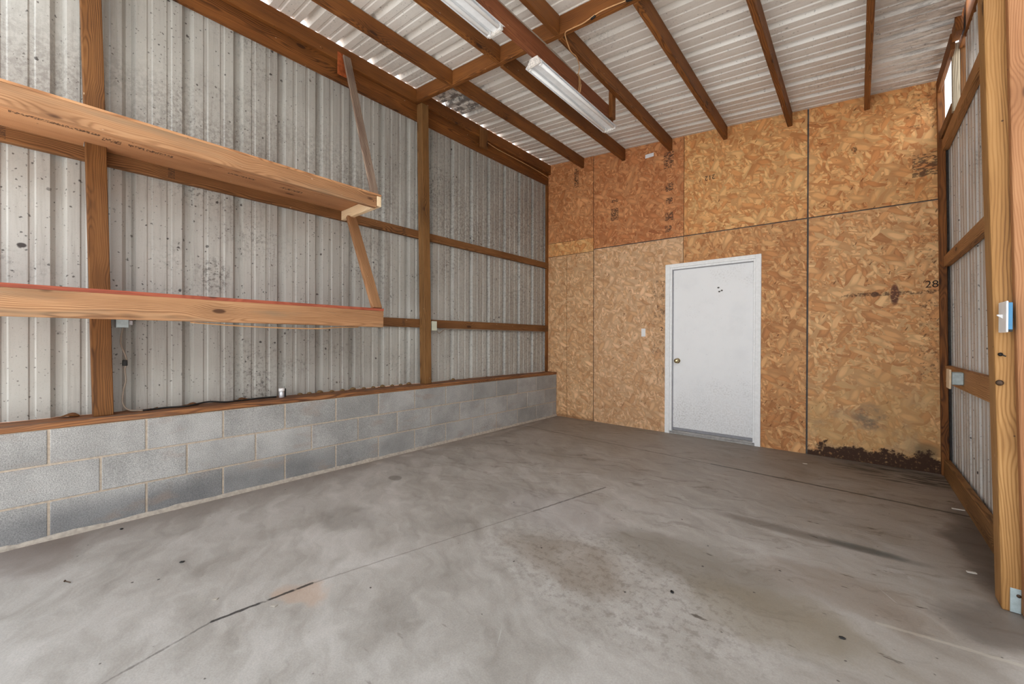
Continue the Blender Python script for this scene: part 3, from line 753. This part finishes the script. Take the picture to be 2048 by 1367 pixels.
o = lumber('edge_board', (3.912, 4.26, 3.288), (3.912, 4.925, 3.288), .026, .120, M['frame']); tag(o, 'short brown board closing the roof edge in the back right corner', 'board')
o = lumber('eave_strut', (3.972, 2.76, 3.42), (3.972, 4.365, 3.42), .036, .30, M['rim']); tag(o, 'dark wide eave board at the head of the right steel wall', 'board')
o = lumber('opening_sill', (3.948, 4.42, 2.870), (3.948, 4.92, 2.870), .050, .080, M['girt']); tag(o, 'small board at the foot of the bright gap, top right', 'board')

# big post at the right edge, leaning slightly
t = empty('timber_post', (3.945, 2.69, 0)); tag(t, 'thick treated timber post at the right edge of the picture', 'post')
def lean(name, x0, w, y0, y1, z1, mat, k, parent):
    return lumber(name, (x0 + w / 2, (y0 + y1) / 2, .001), (x0 + w / 2 - k * z1, (y0 + y1) / 2, z1), w, y1 - y0, mat, parent, up=(0, 1, 0), bev=.006)
lean('post_body', 3.876, .140, 2.640, 2.752, 3.36, M['bigpost'], .0245, t)
lean('jamb_board', 3.930, .145, 2.600, 2.6395, 3.36, M['jamb'], .0235, t)['label'] = 'pinkish jamb board'
bm = bmesh.new(); add_box(bm, (-.016, -.0015, 0), (.014, .0015, .100), .0008)
br = from_bm('post_base_bracket', bm, M['galv'], None, Matrix.Translation((3.9145, 2.6380, .002))); tag(br, 'pale galvanised plate at the foot of the thick timber post', 'bracket')
lathe('bolt', [(.007, 0), (.007, .003), (.0045, .005)], M['brown_stain'], (0, -1, 0), (3.9215, 2.6365, .075), br, 10)
o = lathe('bolt_head', [(.010, 0), (.012, .003), (.012, .007), (.007, .011)], M['brown_stain'], (-.2, -1, 0), (3.866, 2.6400, .955), None, 16); tag(o, 'dark round bolt head on the thick timber post', 'bolt')
t = empty('wall_hook', (3.868, 2.639, 1.075)); tag(t, 'small black hook on the timber post below the switch', 'hook')
lathe('hook_base', [(.007, 0), (.008, .006), (.004, .012), (.004, .02)], M['black'], (-.3, -1, 0), (3.868, 2.640, 1.075), t, 12)
tube('hook_arm', [(3.866, 2.625, 1.075), (3.872, 2.618, 1.071), (3.878, 2.620, 1.068)], .0028, M['black'], t)
t = empty('light_switch', (3.863, 2.585, 1.168)); tag(t, 'white switch with blue box on the thick timber post', 'switch')
box('switch_box', (3.8655, 2.522, 1.176), (3.8780, 2.6395, 1.286), M['blue'], t, .002)['label'] = 'blue plastic box'
box('box_foot', (3.8660, 2.521, 1.1685), (3.8780, 2.545, 1.1765), M['black'], t, .001)
box('switch_plate', (3.8600, 2.515, 1.166), (3.8655, 2.635, 1.292), M['plastic'], t, .002)
bm = bmesh.new(); prism(bm, [(3.861, 1.222), (3.846, 1.236), (3.846, 1.240), (3.861, 1.240)], 2.570, 2.582)
from_bm('toggle', bm, M['plastic'], t)
t = empty('outlet_box', (3.93, 4.15, .82)); tag(t, 'metal outlet box with ivory cover on the low right girt', 'outlet')
box('metal_box', (3.900, 4.105, .828), (3.962, 4.200, .916), M['galv'], t, .006)
box('cover_plate', (3.890, 4.095, .800), (3.900, 4.225, .935), M['ivory'], t, .002)

# ------------------------------------------------------------------ small fittings on walls
t = empty('wall_switch', (1.333, L - .002, 1.19)); tag(t, 'white switch plate on the strand board left of the door', 'switch')
box('switch_plate', (1.306, L - .006, 1.180), (1.360, L - .0005, 1.282), M['plastic'], t, .002)
box('toggle', (1.328, L - .014, 1.222), (1.338, L - .006, 1.238), M['plastic'], t, .001)
o = box('paper_tag', (1.345, L - .003, 3.444), (1.455, L - .0008, 3.490), M['tag'], None, .0003); tag(o, 'small white paper tag stapled high on the strand board', 'tag')
t = empty('outlet_box', (-.09, 2.76, 1.235)); tag(t, 'off-white box beside the far post on the lower girt', 'outlet')
box('box_body', (-.135, 2.722, 1.235), (-.095, 2.785, 1.325), M['offwhite'], t, .003)
box('cover_plate', (-.095, 2.718, 1.230), (-.090, 2.790, 1.332), M['offwhite'], t, .002)
t = empty('outlet_box', (-.12, .315, 1.20)); tag(t, 'grey metal box behind the lower shelf beside the near post', 'outlet')
box('box_body', (-.158, .275, 1.198), (-.095, .335, 1.262), M['galv'], t, .003)
box('conduit_stub', (-.140, .335, 1.215), (-.115, .355, 1.245), M['silver'], t, .003)
t = empty('small_bottle', (-.120, 1.235, .657)); tag(t, 'small silver and white bottle standing on the sill plate', 'bottle')
lathe('bottle_body', [(.019, 0), (.020, .003), (.020, .045), (.017, .050)], M['silver'], (0, 0, 1), (-.120, 1.235, .6562), t, 20)
lathe('bottle_cap', [(.0205, 0), (.0215, .002), (.0215, .022), (.018, .026)], M['plastic'], (0, 0, 1), (-.120, 1.235, .7063), t, 20)
box('side_clip', (-.128, 1.256, .660), (-.112, 1.266, .728), M['black'], t, .002)

# ------------------------------------------------------------------ cables
yb = 2.528
def under(x): return zr(x) - .146
o = tube('light_cable', [(2.60, yb, under(2.6) + .01), (2.32, yb, under(2.30) + .004), (2.05, yb - .003, under(2.05) + .018), (1.90, yb, under(1.9) - .004), (1.80, yb, under(1.8) - .004),
      (1.74, yb + .01, under(1.74) - .004), (1.71, 2.60, 3.425), (1.690, 2.69, 3.40), (1.675, 2.80, 3.42), (1.640, 2.90, 3.41), (1.618, 2.92, 3.365)], .0042, M['tan_wire'])
tag(o, 'tan cable along the cross rafter dropping to the hung plank', 'cable')
pts = []
for k in range(31):
    a = k / 30 * 3 * 2 * math.pi
    pts.append((1.590 + .030 * math.cos(a), 2.93 + k / 30 * .03 + .006 * math.sin(a * .7), 3.300 + .088 * math.sin(a)))
o = tube('cable_coil', pts, .0035, M['tan_wire'], sub=3); tag(o, 'tan cable wound several times round the hung plank', 'cable')
o = tube('plank_cable', [(1.600, .6, 3.366), (1.603, 1.2, 3.367), (1.612, 1.6, 3.366), (1.605, 2.0, 3.367), (1.613, 2.5, 3.367), (1.605, 2.90, 3.366)], .005, M['grey_wire']); tag(o, 'pale cable lying on the top edge of the hung plank', 'cable')
o = tube('black_splice', [(2.235, yb - .004, under(2.235) + .008), (2.275, yb - .012, under(2.275) - .004), (2.33, yb - .004, under(2.33) + .012)], .012, M['black'], n=10); tag(o, 'black taped splice under the cross rafter', 'splice')
o = tube('black_staple', [(1.965, yb - .003, under(1.965) - .006), (2.0, yb - .006, under(2.0) + .002)], .007, M['black']); tag(o, 'small black cable staple on the cross rafter', 'staple')
o = tube('eave_cable', [(-.118, 3.57, 3.605), (-.117, 3.8, 3.585), (-.118, 4.2, 3.588), (-.117, 4.6, 3.582), (-.118, 4.94, 3.562)], .005, M['tan_wire']); tag(o, 'pale cable along the far eave board running to the corner', 'cable')
o = tube('girt_cable', [(-.10, 2.80, 1.228), (-.118, 2.84, 1.20), (-.135, 2.90, 1.225), (-.150, 2.98, 1.252), (-.165, 3.2, 1.2575), (-.165, 3.7, 1.2575), (-.165, 4.3, 1.2575), (-.165, 4.9, 1.2575)], .0045, M['grey_wire']); tag(o, 'grey cable under the lower girt beyond the far post', 'cable')
o = tube('shelf_cable', [(.425, .55, 1.226), (.425, .75, 1.214), (.425, 1.0, 1.206), (.425, 1.28, 1.206), (.425, 1.45, 1.220), (.425, 1.6, 1.226)], .004, M['tan_wire']); tag(o, 'thin tan cable sagging under the lower shelf front', 'cable')
o = tube('post_cable', [(-.135, .310, 1.200), (-.130, .300, 1.10), (-.120, .325, 1.00), (-.120, .318, .93), (-.118, .322, .86), (-.125, .312, .80), (-.130, .308, .72), (-.120, .335, .672), (-.10, .40, .662)], .0045, M['grey_wire']); tag(o, 'grey cable hanging beside the near post down to the sill', 'cable')
o = box('cable_clip', (-.130, .306, .955), (-.108, .330, .992), M['black'], None, .003); tag(o, 'black clip on the cable beside the near post', 'clip')
o = tube('black_cable', [(-.10, .40, .662), (-.115, .52, .664), (-.095, .62, .663), (-.120, .75, .676), (-.110, .86, .663), (-.130, .98, .664), (-.118, 1.10, .668), (-.135, 1.20, .664)], .0058, M['black']); tag(o, 'black cable lying along the sill plate to the small bottle', 'cable')

# ------------------------------------------------------------------ leaves and closures along the sill, litter on the floor
def leaf(x, y, z, s, rz):
    bm = bmesh.new(); n = 7; rows = []
    for i in range(n):
        t = i / (n - 1); w = math.sin(math.pi * (t * .92 + .04)) * .42 * s
        rows.append([bm.verts.new(((t - .5) * s, -w, .18 * s * (1 - math.cos(w / s * 3)) + .10 * s * t * t)), bm.verts.new(((t - .5) * s, 0, .04 * s * math.sin(t * 5))), bm.verts.new(((t - .5) * s, w, .20 * s * (1 - math.cos(w / s * 3.4)) + .05 * s * t))])
    for a, b in zip(rows, rows[1:]):
        for k in (0, 1): bm.faces.new((a[k], a[k + 1], b[k + 1], b[k]))
    zmin = min(v.co.z for v in bm.verts)
    for v in bm.verts: v.co.z -= zmin
    o = from_bm('dry_leaf', bm, M['leaf'], None, Matrix.Translation((x, y, z)) @ Matrix.Rotation(rz, 4, 'Z'), True)
    md = o.modifiers.new('gauge', 'SOLIDIFY'); md.thickness = .0012
    return o
for i, (y, x, s, rz) in enumerate([(.08, -.150, .09, 1.2), (.46, -.140, .05, .4), (.665, -.150, .075, 1.4), (.975, -.150, .085, 1.7), (1.10, -.150, .05, .9)]):
    tag(leaf(x, y, .657, s, rz), 'curled brown leaf on the sill plate, %s from the near post' % ['left', 'first', 'second', 'third', 'fourth'][i], 'leaf', 'dry leaves on the sill plate')
k = 0
for y in [1.40, 1.475, 1.565, 1.67, 1.77, 1.87, 1.98, 2.08, 2.18, 2.29, 2.39, 2.49, 3.10]:
    s = .030 if abs(((y - .04) / .3052) - round((y - .04) / .3052)) < .12 else .020
    bm = bmesh.new(); bmesh.ops.create_icosphere(bm, subdivisions=2, radius=1)
    for v in bm.verts:
        v.co = Vector((v.co.x * .018, v.co.y * s, max(v.co.z, 0) * s * .75)) * (1 + .18 * mnoise.noise(v.co * 2 + Vector((y * 9, 0, 0))))
    o = from_bm('foam_closure', bm, M['foam'], None, Matrix.Translation((-.180, y, .6575)), True)
    tag(o, 'brown foam closure stub under the ribbed steel on the sill plate', 'closure', 'foam closures on the sill plate')
def litter(name, lab, cat, px, py, lx, ly, lz, rz, mat):
    bm = bmesh.new(); add_box(bm, (-lx / 2, -ly / 2, 0), (lx / 2, ly / 2, lz), min(lx, ly, lz) * .25)
    for v in bm.verts: v.co.z += abs(v.co.x) * .04; v.co.y += .12 * ly * math.sin(v.co.x * 60)
    zm = min(v.co.z for v in bm.verts)
    for v in bm.verts: v.co.z -= zm
    tag(from_bm(name, bm, mat, None, Matrix.Translation((px, py, .0005)) @ Matrix.Rotation(rz, 4, 'Z')), lab, cat)
lathe_nail = lathe('dropped_nail', [(.0045, 0), (.0045, .0015), (.0019, .002), (.0019, .040), (.0003, .044)], M['brown_stain'], (.9, .42, 0), (.640, .050, .0045), None, 10)
tag(lathe_nail, 'dark nail lying on the concrete near the left picture edge', 'nail')
litter('debris_stick', 'white stick lying on the concrete by the right bottom plate', 'stick', 3.925, 4.000, .062, .012, .006, .05, M['cardb'])
litter('paper_scrap', 'tiny white scrap on the concrete before the stained board', 'scrap', 3.046, 4.557, .035, .018, .003, .3, M['cardb'])
litter('paper_scrap', 'small white scrap on the concrete left of the timber post', 'scrap', 3.837, 2.954, .035, .016, .004, .2, M['cardb'])
litter('mortar_chip', 'pale chip beside the crack in the concrete, nearer one', 'chip', 1.314, .474, .022, .014, .003, .8, M['mortar_base'])
litter('mortar_chip', 'pale chip beside the crack in the concrete, further one', 'chip', 1.552, .627, .024, .018, .003, .4, M['mortar_base'])
for i, (x, y) in enumerate(((.125, .282), (.84, .442), (2.789, 1.833), (3.374, 1.978))):
    bm = bmesh.new(); bmesh.ops.create_icosphere(bm, subdivisions=2, radius=1)
    for v in bm.verts: v.co = Vector((v.co.x * .011, v.co.y * .008, (v.co.z + 1) * .003)) * (1 + .25 * mnoise.noise(v.co * 1.7 + Vector((i * 5, 0, 0))))
    o = from_bm('dirt_clod', bm, M['black'], None, Matrix.Translation((x, y, .0004)) @ Matrix.Rotation(i * 1.1, 4, 'Z'), True)
    tag(o, ['small dark clod on the concrete at the foot of the near block wall', 'small dark clod on the open concrete towards the left', 'small dark clod on the brown stain in the middle of the floor', 'dark clod on the concrete before the timber post'][i], 'clod')

# ------------------------------------------------------------------ daylight
w = bpy.data.worlds.new('sky'); S.world = w; w.use_nodes = True; nt = w.node_tree; nt.nodes.clear()
wo = nt.nodes.new('ShaderNodeOutputWorld'); bg = nt.nodes.new('ShaderNodeBackground'); nt.links.new(bg.outputs[0], wo.inputs[0])
tc = nt.nodes.new('ShaderNodeTexCoord'); sx = nt.nodes.new('ShaderNodeSeparateXYZ'); nt.links.new(tc.outputs['Generated'], sx.inputs[0])
rp = nt.nodes.new('ShaderNodeValToRGB'); nt.links.new(sx.outputs[2], rp.inputs[0])
rp.color_ramp.elements[0].position = 0.0; rp.color_ramp.elements[0].color = (1.0, .985, .96, 1)
rp.color_ramp.elements[1].position = .8; rp.color_ramp.elements[1].color = (.72, .86, 1.0, 1)
nt.links.new(rp.outputs[0], bg.inputs[0]); bg.inputs[1].default_value = 1.6
def sun(name, d, e, ang, col):
    l = bpy.data.lights.new(name, 'SUN'); l.energy = e; l.angle = math.radians(ang); l.color = col
    o = bpy.data.objects.new(name, l); COL.objects.link(o)
    o.rotation_euler = Vector(d).to_track_quat('Z', 'Y').to_euler(); return o
sun('sun_haze', (.66, -.62, .26), .55, 45, (1.0, .97, .93))
sun('sun', (-.08, -.03, 1.0), 9.0, 2, (1.0, .985, .965))

# ------------------------------------------------------------------ camera
yaw, pit, rol, f = .7147, -.0044, .0037, 799.94
F = Vector((-math.sin(yaw) * math.cos(pit), math.cos(yaw) * math.cos(pit), math.sin(pit)))
Rv = Vector((math.cos(yaw), math.sin(yaw), 0)); U = Rv.cross(F)
R2 = Rv * math.cos(rol) + U * math.sin(rol); U2 = -Rv * math.sin(rol) + U * math.cos(rol)
mw = Matrix((R2, U2, -F)).transposed().to_4x4(); mw.translation = (3.4156, .0096, 1.127)
cd = bpy.data.cameras.new('camera'); cd.sensor_fit = 'HORIZONTAL'; cd.sensor_width = 36; cd.lens = f / 2048 * 36; cd.clip_start = .02
co = bpy.data.objects.new('camera', cd); COL.objects.link(co); co.matrix_world = mw; S.camera = co
vs = S.view_settings; S.display_settings.display_device = 'sRGB'
vs.view_transform = 'Standard'; vs.look = 'None'; vs.gamma = 1; vs.use_curve_mapping = False; vs.exposure = 0.78
S.cycles.max_bounces = 10; S.cycles.diffuse_bounces = 6
